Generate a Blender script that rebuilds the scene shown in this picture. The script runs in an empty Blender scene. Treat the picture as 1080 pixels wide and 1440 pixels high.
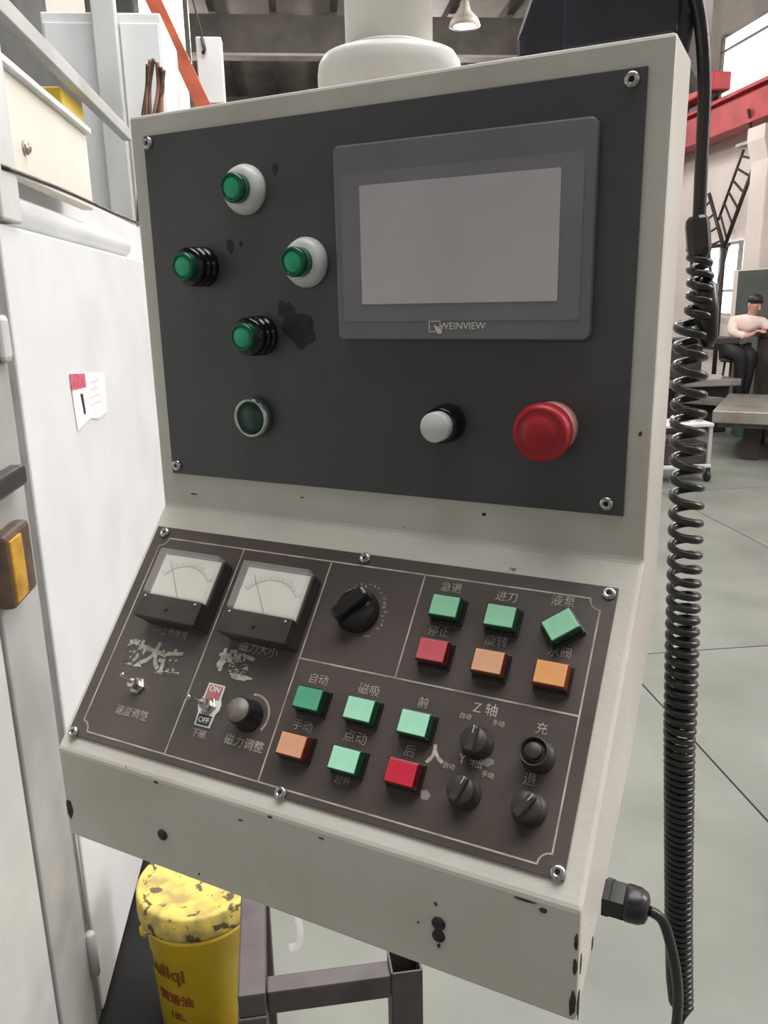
import bpy, bmesh, math, random
from mathutils import Matrix, Vector
random.seed(4)
S = bpy.context.scene
COL = S.collection
PI = math.pi

# ------------------------------------------------------------------ camera
Z0 = 1.43                                     # height of the console's crease above the floor
cam_d = bpy.data.cameras.new('camera')
cam = bpy.data.objects.new('camera', cam_d); COL.objects.link(cam); S.camera = cam
cam_d.sensor_fit = 'VERTICAL'; cam_d.sensor_height = 24.0; cam_d.lens = 1143.06 / 1440 * 24.0
cam_d.clip_start = 0.02; cam_d.clip_end = 200
CR = ((0.89237078, 0.45082621, -0.02073938), (0.09631848, -0.23514697, -0.96717561), (-0.44090492, 0.86108166, -0.25326118))
CL = (0.28486467, -0.53119844, 0.17141962 + Z0)
cam.matrix_world = Matrix(((CR[0][0], -CR[1][0], -CR[2][0], CL[0]), (CR[0][1], -CR[1][1], -CR[2][1], CL[1]),
                           (CR[0][2], -CR[1][2], -CR[2][2], CL[2]), (0, 0, 0, 1)))
# ------------------------------------------------------------------ world
W = bpy.data.worlds.new('world'); S.world = W; W.use_nodes = True
bg = W.node_tree.nodes['Background']; bg.inputs[0].default_value = (1.0, 0.98, 0.97, 1); bg.inputs[1].default_value = 0.33
S.view_settings.view_transform = 'Standard'; S.view_settings.look = 'None'
S.view_settings.gamma = 1.0; S.view_settings.use_curve_mapping = False
S.view_settings.exposure = 0.06

# hall frame: lateral (to the right), forward, up; it is turned 33 degrees from the console
YAW = math.radians(33.083)
def HP(lat, fwd, z):
    return Vector((CL[0] + lat * math.cos(YAW) - fwd * math.sin(YAW), CL[1] + lat * math.sin(YAW) + fwd * math.cos(YAW), z))
def HM(lat, fwd, z, rot=0.0):
    return Matrix.Translation(HP(lat, fwd, z)) @ Matrix.Rotation(YAW + rot, 4, 'Z')

def area_light(name, lat, fwd, z, sx, sy, power, rot, color=(1, 1, 1)):
    l = bpy.data.lights.new(name, 'AREA'); l.shape = 'RECTANGLE'; l.size = sx; l.size_y = sy; l.energy = power; l.color = color
    o = bpy.data.objects.new(name, l); COL.objects.link(o); o.matrix_world = HM(lat, fwd, z) @ rot
    return o
area_light('overhead_fill', 1.2, 2.6, 7.2, 6, 8, 1000, Matrix.Identity(4), (1.0, 0.985, 0.97))  # area light added under the closed roof to light desk more than lip
area_light('window_daylight', 7.6, 0.5, 5.3, 9, 1.4, 1000, Matrix.Rotation(math.radians(78), 4, 'Y'), (1.0, 0.98, 0.99))
for k, (lt, fw) in enumerate(((-3, 9), (3, 10), (0, 15), (4.5, 14), (-3, 20), (3.5, 21))):  # bare point lights added to brighten the roof and far walls
    l = bpy.data.lights.new('hall_fill', 'POINT'); l.energy = 340; l.shadow_soft_size = 0.3; l.color = (1.0, 0.96, 0.92)
    o = bpy.data.objects.new('hall_fill', l); COL.objects.link(o); o.location = HP(lt, fw, 6.0)

# ------------------------------------------------------------------ materials
def N(nt, t, **kw):
    n = nt.nodes.new(t)
    for k, v in kw.items(): setattr(n, k, v)
    return n
def rgba(c): return (c[0], c[1], c[2], 1)
MATS = {}
def mat(name, col, col2=None, rough=0.5, metal=0.0, scale=8.0, lo=0.4, hi=0.65, bump=0.0, bscale=60, detail=5, coat=0.0,
        spots=None, spot_lo=0.66, spot_scale=30, emit=None, estr=0, alpha=1.0, trans=0.0, spec=0.5):
    if name in MATS: return MATS[name]
    m = bpy.data.materials.new(name); m.use_nodes = True; nt = m.node_tree; MATS[name] = m
    b = nt.nodes['Principled BSDF']
    b.inputs['Base Color'].default_value = rgba(col); b.inputs['Roughness'].default_value = rough
    b.inputs['Metallic'].default_value = metal; b.inputs['Coat Weight'].default_value = coat
    b.inputs['Specular IOR Level'].default_value = spec
    tc = N(nt, 'ShaderNodeTexCoord'); src = tc.outputs['Object']
    out = None
    if col2 is not None:
        nz = N(nt, 'ShaderNodeTexNoise'); nz.inputs['Scale'].default_value = scale; nz.inputs['Detail'].default_value = detail
        nt.links.new(src, nz.inputs['Vector'])
        mr = N(nt, 'ShaderNodeMapRange'); mr.inputs[1].default_value = lo; mr.inputs[2].default_value = hi
        nt.links.new(nz.outputs['Fac'], mr.inputs[0])
        mx = N(nt, 'ShaderNodeMix', data_type='RGBA'); mx.inputs[6].default_value = rgba(col); mx.inputs[7].default_value = rgba(col2)
        nt.links.new(mr.outputs[0], mx.inputs[0]); out = mx.outputs[2]
    if spots is not None:
        nz = N(nt, 'ShaderNodeTexNoise'); nz.inputs['Scale'].default_value = spot_scale; nz.inputs['Detail'].default_value = 8
        nt.links.new(src, nz.inputs['Vector'])
        mr = N(nt, 'ShaderNodeMapRange'); mr.inputs[1].default_value = spot_lo; mr.inputs[2].default_value = spot_lo + 0.04
        nt.links.new(nz.outputs['Fac'], mr.inputs[0])
        mx = N(nt, 'ShaderNodeMix', data_type='RGBA'); mx.inputs[7].default_value = rgba(spots)
        if out is not None: nt.links.new(out, mx.inputs[6])
        else: mx.inputs[6].default_value = rgba(col)
        nt.links.new(mr.outputs[0], mx.inputs[0]); out = mx.outputs[2]
    if out is not None: nt.links.new(out, b.inputs['Base Color'])
    if bump > 0:
        nb = N(nt, 'ShaderNodeTexNoise'); nb.inputs['Scale'].default_value = bscale; nb.inputs['Detail'].default_value = 6
        nt.links.new(src, nb.inputs['Vector'])
        bp = N(nt, 'ShaderNodeBump'); bp.inputs['Strength'].default_value = bump; bp.inputs['Distance'].default_value = 0.002
        nt.links.new(nb.outputs['Fac'], bp.inputs['Height']); nt.links.new(bp.outputs[0], b.inputs['Normal'])
    if emit is not None:
        b.inputs['Emission Color'].default_value = rgba(emit); b.inputs['Emission Strength'].default_value = estr
    if trans: b.inputs['Transmission Weight'].default_value = trans
    if alpha < 1: b.inputs['Alpha'].default_value = alpha
    return m
def sr(r, g, b):                              # sRGB 0-255 to linear
    f = lambda v: (v / 255 / 12.92) if v / 255 <= 0.04045 else ((v / 255 + 0.055) / 1.055) ** 2.4
    return (f(r), f(g), f(b))

M_SHELL = mat('console_paint', sr(214, 210, 200), sr(198, 193, 181), rough=0.42, scale=7, bump=0.12, bscale=220, spots=sr(120, 112, 98), spot_lo=0.73, spot_scale=55)
M_UPLATE = mat('charcoal_plate', sr(80, 81, 82), sr(72, 73, 75), rough=0.36, scale=9, bump=0.05, bscale=300)
M_LPLATE = mat('brown_black_plate', sr(92, 83, 79), sr(74, 67, 62), rough=0.33, scale=10, bump=0.04, bscale=200, spots=sr(112, 104, 96), spot_lo=0.70, spot_scale=26)
M_PRINT = mat('printed_line', sr(196, 186, 170), sr(150, 142, 130), rough=0.6, scale=60)
M_PRINTDIM = mat('worn_print', sr(184, 176, 165), sr(140, 132, 124), rough=0.7, scale=150)
M_SCRIB = mat('chalky_marker', sr(196, 194, 180), sr(150, 147, 134), rough=0.9, scale=200)
M_SCREW = mat('screw_steel', sr(215, 212, 208), sr(150, 148, 145), rough=0.25, metal=0.9, scale=300)
M_SOCKET = mat('socket_dark', sr(30, 28, 26), sr(45, 42, 40), rough=0.7)
M_BLKPL = mat('black_plastic', sr(30, 29, 29), sr(40, 38, 37), rough=0.32, scale=40)
M_BLKKNOB = mat('knob_plastic', sr(62, 56, 54), sr(48, 43, 41), rough=0.45, scale=60)
M_BLKGLOSS = mat('gloss_black_plastic', sr(20, 21, 22), sr(27, 27, 28), rough=0.15, scale=40)
M_WHITEPL = mat('white_plastic', sr(226, 230, 226), sr(208, 212, 208), rough=0.35, scale=40)
M_GREENRIM = mat('green_lens_rim', sr(10, 92, 66), sr(6, 72, 52), rough=0.2, scale=50)
M_GREENLENS = mat('green_lens', sr(34, 176, 124), sr(28, 160, 110), rough=0.25, scale=50)
M_DKGREEN = mat('dark_green_cap', sr(48, 76, 66), sr(42, 66, 58), rough=0.35, scale=40)
M_CHROME = mat('chrome_ring', sr(205, 215, 208), sr(170, 180, 174), rough=0.25, metal=0.8, scale=90)
M_RED = mat('emergency_red', sr(178, 32, 42), sr(160, 26, 36), rough=0.4, scale=30)
M_PINK = mat('faded_pink', sr(235, 178, 168), sr(225, 160, 150), rough=0.5, scale=30)
M_BEZEL = mat('touchscreen_bezel', sr(124, 124, 126), sr(114, 114, 116), rough=0.25, scale=12)
M_FILM = mat('bezel_film', sr(136, 134, 137), sr(126, 124, 127), rough=0.25, scale=14)
M_SCREEN = mat('screen_reflection_grey', sr(205, 201, 203), sr(190, 186, 189), rough=0.22, scale=9)  # pale grey holds the glass reflection as base colour
M_METERB = mat('meter_body', sr(68, 64, 59), sr(56, 53, 49), rough=0.4, scale=30)
M_DIAL = mat('meter_dial', sr(230, 226, 216), sr(218, 212, 200), rough=0.6, scale=20)
M_CLEAR = mat('clear_plastic', (0.9, 0.88, 0.84), rough=0.12, alpha=0.16)
M_INK = mat('dial_ink', sr(172, 164, 154), sr(150, 144, 136), rough=0.7)
M_NICKEL = mat('nickel', sr(214, 206, 196), sr(160, 152, 144), rough=0.25, metal=0.9, scale=120)
M_PINKRED = mat('switch_plate_red', sr(190, 120, 126), sr(170, 96, 104), rough=0.5, scale=90)
M_CHALK = mat('chalky_dust', sr(150, 142, 134), sr(112, 104, 98), rough=0.9, scale=160)
M_CHIP = mat('chipped_paint', sr(74, 66, 56), sr(44, 39, 34), rough=0.8, scale=90)
M_PIPE = mat('white_pipe_paint', sr(226, 224, 218), sr(212, 209, 202), rough=0.4, scale=9)
M_CORD = mat('cord_rubber', sr(34, 33, 33), sr(48, 46, 45), rough=0.28, scale=60, bump=0.1, bscale=300)
M_HOUS = mat('blue_black_plastic', sr(48, 50, 60), sr(38, 39, 47), rough=0.35, scale=20)
M_MWHITE = mat('machine_white', sr(218, 220, 221), sr(210, 212, 212), rough=0.5, scale=4)
M_MGREY = mat('machine_grey', sr(168, 168, 166), sr(150, 150, 147), rough=0.5, scale=5, spots=sr(105, 102, 98), spot_lo=0.74, spot_scale=20)
M_MDGREY = mat('machine_dark_grey', sr(116, 116, 114), sr(98, 98, 96), rough=0.5, scale=8)
M_MLGREY = mat('machine_light_grey', sr(198, 200, 197), sr(186, 188, 184), rough=0.5, scale=5)
M_CREAM = mat('machine_cream', sr(216, 210, 196), sr(226, 222, 212), rough=0.5, scale=3)
M_DARKIN = mat('dark_interior', sr(64, 66, 62), sr(46, 48, 44), rough=0.7, scale=5)
M_YEL = mat('yellow_sheet', sr(222, 190, 60), sr(205, 172, 50), rough=0.5, scale=12)
M_BUCKET = mat('bucket_yellow', sr(242, 208, 52), sr(232, 194, 44), rough=0.42, scale=9)
M_LID = mat('stained_lid', sr(218, 192, 92), sr(160, 142, 84), rough=0.6, scale=26, spots=sr(88, 76, 52), spot_lo=0.58, spot_scale=34)
M_BROWNINK = mat('brown_ink', sr(140, 72, 30), sr(118, 58, 26), rough=0.6)
M_STEELTUBE = mat('dark_steel_tube', sr(78, 70, 70), sr(60, 54, 53), rough=0.5, scale=12, spots=sr(140, 132, 124), spot_lo=0.74, spot_scale=60)
M_MATBLK = mat('matte_black', sr(18, 17, 16), sr(12, 11, 11), rough=0.9, scale=12)
M_AMBER = mat('amber_plastic', sr(190, 146, 30), sr(150, 105, 24), rough=0.3, scale=24)
M_BROWNPL = mat('brown_frame', sr(92, 72, 58), sr(70, 54, 44), rough=0.5, scale=24)
M_CONC = mat('concrete', sr(116, 118, 110), sr(98, 100, 92), rough=0.55, scale=2.2, lo=0.35, hi=0.7, bump=0.08, bscale=30, spots=sr(88, 88, 82), spot_lo=0.70, spot_scale=7)
M_JOINT = mat('floor_joint', sr(74, 76, 70), sr(62, 63, 58), rough=0.8, scale=9)
M_WALLP = mat('wall_plaster', sr(226, 214, 208), sr(216, 204, 197), rough=0.8, scale=1.2)
M_ROOF = mat('roof_sheet', sr(126, 121, 113), sr(108, 103, 96), rough=0.7, scale=1.0)
M_BEAM = mat('roof_steel', sr(82, 76, 70), sr(64, 60, 56), rough=0.6, scale=2)
M_BEAML = mat('flange_light', sr(160, 154, 144), sr(140, 134, 124), rough=0.6, scale=2)
M_REDCR = mat('crane_red', sr(176, 52, 58), sr(150, 40, 48), rough=0.5, scale=3)
M_ORANGE = mat('orange_pole', sr(184, 92, 60), sr(160, 76, 50), rough=0.5, scale=12)
M_GLOW = mat('daylight_glass', (1, 1, 1), rough=0.3, emit=(1.0, 0.98, 0.98), estr=2.2)
M_LAMPG = mat('lamp_glow', (1, 1, 1), rough=0.3, emit=(1.0, 0.98, 0.94), estr=4)
M_BLKST = mat('black_steel', sr(56, 50, 50), sr(44, 40, 40), rough=0.6, scale=5)
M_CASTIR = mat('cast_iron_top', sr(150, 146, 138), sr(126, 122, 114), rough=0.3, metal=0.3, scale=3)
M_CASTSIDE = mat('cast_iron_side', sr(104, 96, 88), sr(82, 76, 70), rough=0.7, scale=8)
M_SKIN = mat('skin_tone', sr(206, 158, 138), sr(196, 148, 128), rough=0.5, scale=12)
M_SHIRT = mat('pale_pink_shirt', sr(236, 214, 206), sr(224, 200, 192), rough=0.8, scale=14)
M_PANTS = mat('dark_trousers', sr(36, 32, 34), sr(28, 25, 27), rough=0.8, scale=14)
M_HAIR = mat('black_hair', sr(20, 18, 18), sr(28, 25, 24), rough=0.5, scale=60)
M_CABIN = mat('brown_grey_cabinet', sr(76, 66, 62), sr(62, 54, 50), rough=0.5, scale=3)
M_CABL = mat('mauve_side', sr(122, 104, 100), sr(108, 92, 88), rough=0.5, scale=3)
M_TEAL = mat('teal_box', sr(86, 122, 110), sr(72, 106, 96), rough=0.5, scale=4)
M_DOORG = mat('dark_green_door', sr(84, 88, 82), sr(74, 78, 73), rough=0.6, scale=2)
M_TREE = mat('tree_green', sr(96, 110, 84), sr(60, 72, 50), rough=0.9, scale=4)
M_PAPER = mat('paper_sticker', sr(238, 236, 238), sr(228, 224, 226), rough=0.6, scale=20)
M_PAPERL = mat('faint_print', sr(205, 196, 204), rough=.7)
M_PAPERR = mat('sticker_red', sr(190, 70, 96), sr(206, 110, 126), rough=0.6, scale=60)
M_COPPER = mat('rusty_brown_hose', sr(150, 104, 84), sr(104, 72, 58), rough=0.6, scale=12)

# ------------------------------------------------------------------ geometry helpers
class G:
    def __init__(s): s.bm = bmesh.new(); s.mats = []
    def _mi(s, m):
        if m is None: return 0
        if m not in s.mats: s.mats.append(m)
        return s.mats.index(m)
    def _merge(s, tmp, M, m, smooth):
        mi = s._mi(m)
        if M is not None: bmesh.ops.transform(tmp, matrix=M, verts=tmp.verts)
        bmesh.ops.recalc_face_normals(tmp, faces=tmp.faces)
        for f in tmp.faces: f.material_index = mi; f.smooth = smooth
        me = bpy.data.meshes.new('tmp'); tmp.to_mesh(me); tmp.free(); s.bm.from_mesh(me); bpy.data.meshes.remove(me)
        return s
    def box(s, c, d, m=None, bev=0.0, M=None, seg=2, smooth=False):
        t = bmesh.new(); bmesh.ops.create_cube(t, size=1)
        bmesh.ops.scale(t, vec=d, verts=t.verts); bmesh.ops.translate(t, vec=c, verts=t.verts)
        if bev > 0: bmesh.ops.bevel(t, geom=list(t.edges), offset=bev, segments=seg, affect='EDGES', profile=0.5)
        return s._merge(t, M, m, smooth)
    def prism(s, pts, z0, z1, m=None, bev=0.0, M=None, seg=2, smooth=False):
        t = bmesh.new(); a = [t.verts.new((x, y, z0)) for x, y in pts]; b = [t.verts.new((x, y, z1)) for x, y in pts]
        n = len(pts); t.faces.new(a[::-1]); t.faces.new(b)
        for i in range(n): t.faces.new((a[i], a[(i + 1) % n], b[(i + 1) % n], b[i]))
        if bev > 0:
            bmesh.ops.recalc_face_normals(t, faces=t.faces)
            bmesh.ops.bevel(t, geom=list(t.edges), offset=bev, segments=seg, affect='EDGES', profile=0.5)
        return s._merge(t, M, m, smooth)
    def lathe(s, prof, m=None, M=None, seg=32, smooth=True, flute=None):
        t = bmesh.new(); rings = []
        for r, z in prof:
            if r < 1e-6: rings.append([t.verts.new((0, 0, z))]); continue
            ring = []
            for i in range(seg):
                a = 2 * PI * i / seg; rr = r * (1 + (flute if flute and i % 2 else 0)); ring.append(t.verts.new((rr * math.cos(a), rr * math.sin(a), z)))
            rings.append(ring)
        for A, B in zip(rings, rings[1:]):
            if len(A) == 1 and len(B) == 1: continue
            for i in range(seg):
                j = (i + 1) % seg
                if len(A) == 1: t.faces.new((A[0], B[i], B[j]))
                elif len(B) == 1: t.faces.new((A[i], A[j], B[0]))
                else: t.faces.new((A[i], A[j], B[j], B[i]))
        for R_ in (rings[0], rings[-1]):
            if len(R_) > 1: t.faces.new(R_)
        return s._merge(t, M, m, smooth)
    def tube(s, pts, r, m=None, M=None, seg=8, smooth=True, cap=True):
        pts = [Vector(p) for p in pts]; t = bmesh.new(); rings = []; up = None
        rs = r if isinstance(r, (list, tuple)) else [r] * len(pts)
        for i, p in enumerate(pts):
            d = (pts[min(i + 1, len(pts) - 1)] - pts[max(i - 1, 0)]).normalized()
            if up is None:
                up = d.orthogonal().normalized()
            up = (up - d * up.dot(d)).normalized(); sd = d.cross(up)
            rings.append([t.verts.new(p + rs[i] * (math.cos(2 * PI * k / seg) * up + math.sin(2 * PI * k / seg) * sd)) for k in range(seg)])
        for A, B in zip(rings, rings[1:]):
            for k in range(seg): t.faces.new((A[k], A[(k + 1) % seg], B[(k + 1) % seg], B[k]))
        if cap: t.faces.new(rings[0][::-1]); t.faces.new(rings[-1])
        return s._merge(t, M, m, smooth)
    def obj(s, name, m=None, parent=None, M=None, kind=None, label=None):
        if not s.mats: s.mats = [m]
        me = bpy.data.meshes.new(name); s.bm.to_mesh(me); s.bm.free()
        for q in s.mats: me.materials.append(q if q is not None else m)
        o = bpy.data.objects.new(name, me); COL.objects.link(o)
        if parent is not None: o.parent = parent
        if M is not None: o.matrix_local = M
        if kind: o['kind'] = kind
        if label: o['label'] = label
        return o
def thing(name, label, cat, M=None, group=None):
    o = bpy.data.objects.new(name, None); COL.objects.link(o); o.empty_display_size = 0.05
    if M is not None: o.matrix_world = M
    o['label'] = label; o['category'] = cat
    if group: o['group'] = group
    return o
def tag(o, label, cat, group=None):
    o['label'] = label; o['category'] = cat
    if group: o['group'] = group
    return o
def T(x, y, z): return Matrix.Translation((x, y, z))
def RZ(a): return Matrix.Rotation(a, 4, 'Z')
def RX(a): return Matrix.Rotation(a, 4, 'X')
def RY(a): return Matrix.Rotation(a, 4, 'Y')
def text_mesh(body, size, ext=0.00015, bold=0.0):
    c = bpy.data.curves.new('text', 'FONT'); c.body = body; c.size = size; c.align_x = 'CENTER'; c.align_y = 'CENTER'; c.extrude = ext; c.offset = bold
    c.resolution_u = 3
    o = bpy.data.objects.new('text', c); COL.objects.link(o)
    dg = bpy.context.evaluated_depsgraph_get(); dg.update()
    me = bpy.data.meshes.new_from_object(o.evaluated_get(dg)); bpy.data.objects.remove(o); bpy.data.curves.remove(c)
    me.materials.clear()
    return me
def text(name, body, size, m, parent, M, bold=0.0, ext=0.00015):
    me = text_mesh(body, size, ext, bold); me.name = name; me.materials.append(m)
    o = bpy.data.objects.new(name, me); COL.objects.link(o); o.parent = parent; o.matrix_local = M
    return o
def smooth_path(pts, n=8):
    P = [Vector(p) for p in pts]; out = []
    for i in range(len(P) - 1):
        p0, p1, p2, p3 = P[max(i - 1, 0)], P[i], P[i + 1], P[min(i + 2, len(P) - 1)]
        for k in range(n):
            t = k / n
            out.append(0.5 * ((2 * p1) + (-p0 + p2) * t + (2 * p0 - 5 * p1 + 4 * p2 - p3) * t * t + (-p0 + 3 * p1 - 3 * p2 + p3) * t ** 3))
    out.append(P[-1]); return out
def round_rect(w, h, r, n=4):
    pts = []
    for cx, cy, a0 in ((w / 2 - r, h / 2 - r, 0), (-w / 2 + r, h / 2 - r, 90), (-w / 2 + r, -h / 2 + r, 180), (w / 2 - r, -h / 2 + r, 270)):
        for k in range(n + 1):
            a = math.radians(a0 + 90 * k / n); pts.append((cx + r * math.cos(a), cy + r * math.sin(a)))
    return pts

# ================================================================== SETTING
def struct(o): o['kind'] = 'structure'; return o
# floor: joint bed with recessed joints between the concrete slabs
g = G(); g.box((2, 14, -0.06), (22, 52, 0.1), M_JOINT)
floor = struct(g.obj('floor', M_JOINT, None, HM(0, 0, 0)))
JL = [-8.08 + 1.58 * k for k in range(13)]      # joints at lateral 1.4, 2.98 ...
JF = [-8.7 + 3.0 * k for k in range(16)]        # joints at forward 3.3, 6.3 ...
for i in range(12):
    for j in range(15):
        g = G(); w, l = 1.58 - 0.008, 3.0 - 0.008
        g.box((0, 0, -0.02), (w, l, 0.04), M_CONC)
        g.obj('concrete_slab', M_CONC, floor, T(JL[i] + 0.79, JF[j] + 1.5, 0))
# right wall with its window band, door and lower windows
g = G()
g.box((0.15, 12, 2.4), (0.3, 44, 4.8), M_WALLP)
g.box((0.15, 12, 6.85), (0.3, 44, 1.5), M_ROOF); g.box((0.15, 24.85, 5.45), (0.3, 18.3, 1.3), M_ROOF)
wall = struct(g.obj('wall_right', M_WALLP, None, HM(8.0, 0, 0)))
for k in range(8):
    g = G(); g.box((0, 0, 0), (0.06, 2.9, 1.2), M_GLOW); w = struct(g.obj('window_%d' % (k + 1), M_GLOW, None, HM(8.06, 14.15 - 3.1 * k, 5.43)))
    g = G()
    for dy in (-1.5, 1.5): g.box((-0.05, dy, 0), (0.05, 0.07, 1.24), M_BEAM)
    g.box((-0.05, 0, 0.38), (0.05, 3.1, 0.03), M_BEAM)
    g.obj('window_frame', M_BEAM, w)
# roof
roofM = HM(0, 0, 0)
g = G(); g.box((0, 14, 7.65), (17, 44, 0.1), M_ROOF)
ceil = struct(g.obj('ceiling', M_ROOF, None, roofM))
for k in range(14):
    g = G(); g.box((0, 14, 0), (0.14, 44, 0.22), M_BEAM); g.obj('purlin', M_BEAM, ceil, T(-7.6 + 1.25 * k, 0, 7.5))
for k, f in enumerate((7.5, 13.0, 19.0, 26.0, 33.0)):
    g = G(); g.box((0, 0, 0), (16.6, 0.12, 0.75), M_BEAM); g.box((0, 0, -0.4), (16.6, 0.4, 0.05), M_BEAML)
    g.obj('roof_beam', M_BEAM, ceil, T(0, f, 6.95))
g = G(); g.box((0, 0, 3.8), (17, 0.2, 7.6), M_WALLP)
struct(g.obj('wall_back', M_WALLP, None, HM(0, 34, 0)))

# ================================================================== RIGHT BACKGROUND
# crane girder on brackets along the right wall
r = thing('crane_runway_beam', 'red crane runway beam along the white right wall under the bright windows', 'beam', HM(7.6, 12, 4.2))
g = G(); g.box((0, 0, 0.3), (0.12, 40, 0.5), M_REDCR); g.box((0, 0, 0.05), (0.34, 40, 0.05), M_REDCR); g.box((0, 0, 0.57), (0.34, 40, 0.05), M_REDCR)
g.obj('girder', M_REDCR, r)
g = G(); g.box((0, 0, 0.62), (0.07, 40, 0.08), M_BLKST); g.obj('rail', M_BLKST, r)
for y in (-10, -5, 0, 5, 10):
    g = G(); g.prism([(-0.2, 0), (0.4, 0), (0.4, -0.6)], -0.06, 0.06, M_REDCR, M=T(0, y, 0) @ RX(PI / 2)); g.obj('bracket', M_REDCR, r)
r = thing('crane_carriage', 'red crane end carriage sitting on the runway beam beside the bright window', 'crane', HM(7.45, 15.3, 4.82))
g = G(); g.box((0, 0, 0.26), (0.35, 1.6, 0.3), M_REDCR, bev=0.03); g.obj('carriage_body', M_REDCR, r)
for y in (-0.55, 0.55):
    g = G(); g.lathe([(0.12, -0.05), (0.12, 0.05)], M_BLKST, M=T(0, y, 0.12) @ RY(PI / 2), seg=20); g.obj('wheel', M_BLKST, r)
g = G(); g.box((-0.1, 0.35, 0.52), (0.3, 0.5, 0.24), M_REDCR, bev=0.04); g.obj('motor', M_REDCR, r)

# pale column near the right frame edge
r = thing('wall_column', 'thick off-white building column at the right frame edge', 'column', HM(7.72, 13.10, 0))
g = G(); g.box((0, 0, 2.05), (0.54, 0.5, 4.1), M_WALLP, bev=0.03); g.obj('shaft', M_WALLP, r)
g = G(); g.prism([(-0.27, 0), (-0.36, 0.3), (-0.36, 0.5), (0.27, 0.5), (0.27, 0)], -0.25, 0.25, M_WALLP, M=T(0, 0, 3.6) @ RX(PI / 2)); g.obj('corbel', M_WALLP, r)

# black steel ladder leaning across the wall, with landing frames
r = thing('steel_ladder', 'black steel ladder climbing the white wall right of the console', 'ladder', HM(7.5, 15.2, 2.3))
def ladder_flight(a0, a1, b0, b1, n):
    a0, a1, b0, b1 = map(Vector, (a0, a1, b0, b1))
    g = G(); g.tube([a0, a1], 0.024, M_BLKST, seg=6); g.obj('rail', M_BLKST, r)
    g = G(); g.tube([b0, b1], 0.036, M_BLKST, seg=6); g.obj('rail', M_BLKST, r)
    for k in range(n):
        t = (k + .5) / n; g = G(); g.tube([a0.lerp(a1, t), b0.lerp(b1, t)], 0.02, M_BLKST, seg=6); g.obj('rung', M_BLKST, r)
ladder_flight((0, -1.51, 1.55), (0, -.86, .52), (0, -2.0, 1.46), (0, -1.14, .05), 6)
ladder_flight((0, .02, .75), (0, -.45, -.02), (0, -.45, 1.0), (0, -1.12, .05), 4)
g = G(); g.tube([(0, -1.72, 1.75), (0, -1.55, 2.15)], .024, M_BLKST, seg=6); g.obj('handrail', M_BLKST, r)
g = G(); g.box((0, -1.6, 1.62), (.2, .35, .05), M_MGREY); g.obj('landing', M_MGREY, r)
g = G(); g.tube([(0, -1.13, .05), (0, -1.13, -2.3)], .04, M_BLKST, seg=6); g.obj('post', M_BLKST, r)

# bright lower window with lattice and trees
w = struct(G().box((0.0, 0, 0), (0.06, 1.6, 1.25), M_GLOW).obj('window_20', M_GLOW, None, HM(7.97, 15.05, 1.82)))
g = G()
for dy in (-0.8, -.15, 0.8): g.box((-0.06, dy, 0), (0.06, 0.07, 1.3), M_MLGREY)
for dz in (-0.62, -.2, 0.62): g.box((-0.06, 0, dz), (0.06, 1.6, 0.05), M_MLGREY)
g.obj('window_frame', M_MLGREY, w)
r = thing('lattice_gate', 'dark folding lattice gate in front of the bright lower window', 'gate', HM(7.85, 15.35, 0.4))
for k in range(2):
    y0 = -0.35 + 0.72 * k
    g = G(); g.tube([(0, y0 - 0.3, 0.2), (0, y0 + 0.3, 2.0)], 0.03, M_BLKST, seg=6); g.obj('lattice_bar', M_BLKST, r)
    g = G(); g.tube([(0.05, y0 + 0.3, 0.2), (0.05, y0 - 0.3, 2.0)], 0.03, M_BLKST, seg=6); g.obj('lattice_bar', M_BLKST, r)
g = G(); g.box((0, 0, 2.02), (0.06, 1.6, 0.06), M_BLKST); g.obj('top_rail', M_BLKST, r)
g = G(); g.box((0, 0, 0.18), (0.06, 1.6, 0.06), M_BLKST); g.obj('bottom_rail', M_BLKST, r)

# dark green door
d = G().box((0, 0, 0.95), (0.08, 1.6, 1.9), M_DOORG).obj('door_1', M_DOORG, None, HM(6.78, 11.35, 0)); struct(d)
G().box((-0.07, -0.6, 0.95), (0.05, 0.05, 0.14), M_NICKEL).obj('door_handle', M_NICKEL, d)
struct(G().box((0.25, 0, .96), (0.5, 2.0, 1.92), M_WALLP).obj('wall_side', M_WALLP, None, HM(6.83, 11.45, 0)))

# cast-iron plate on feet
r = thing('cast_iron_plate', 'low grey cast iron surface plate on feet, on the floor near the right edge', 'plate', HM(3.98, 7.43, 0) @ RZ(math.radians(-34)))
g = G(); g.box((1.0, 0.75, 0.44), (2.0, 1.5, 0.12), M_CASTIR, bev=0.01); g.obj('plate_top', M_CASTIR, r)
g = G(); g.box((1.0, 0.75, 0.36), (1.9, 1.4, 0.05), M_CASTSIDE); g.obj('rib_frame', M_CASTSIDE, r)
for x in (0.35, 1.65):
    for y in (0.3, 1.2):
        g = G(); g.box((x, y, 0.17), (0.16, 0.16, 0.34), M_BLKST, bev=0.01); g.obj('foot', M_BLKST, r)

# dark cabinet in front of the worker
r = thing('machine_cabinet', 'dark brown-grey machine cabinet the worker leans on', 'cabinet', HM(5.79, 9.13, 0))
g = G(); g.box((0, 0, 0.54), (0.55, 0.5, 1.08), M_CABIN, bev=0.01); g.obj('body', M_CABIN, r)
g = G(); g.box((0.0, 0, 1.1), (0.6, 0.55, 0.05), M_BLKST, bev=0.008); g.obj('top', M_BLKST, r)
g = G(); g.box((0.14, -0.26, 0.5), (0.24, 0.03, 0.9), M_CABL); g.obj('side_panel', M_CABL, r)
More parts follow.
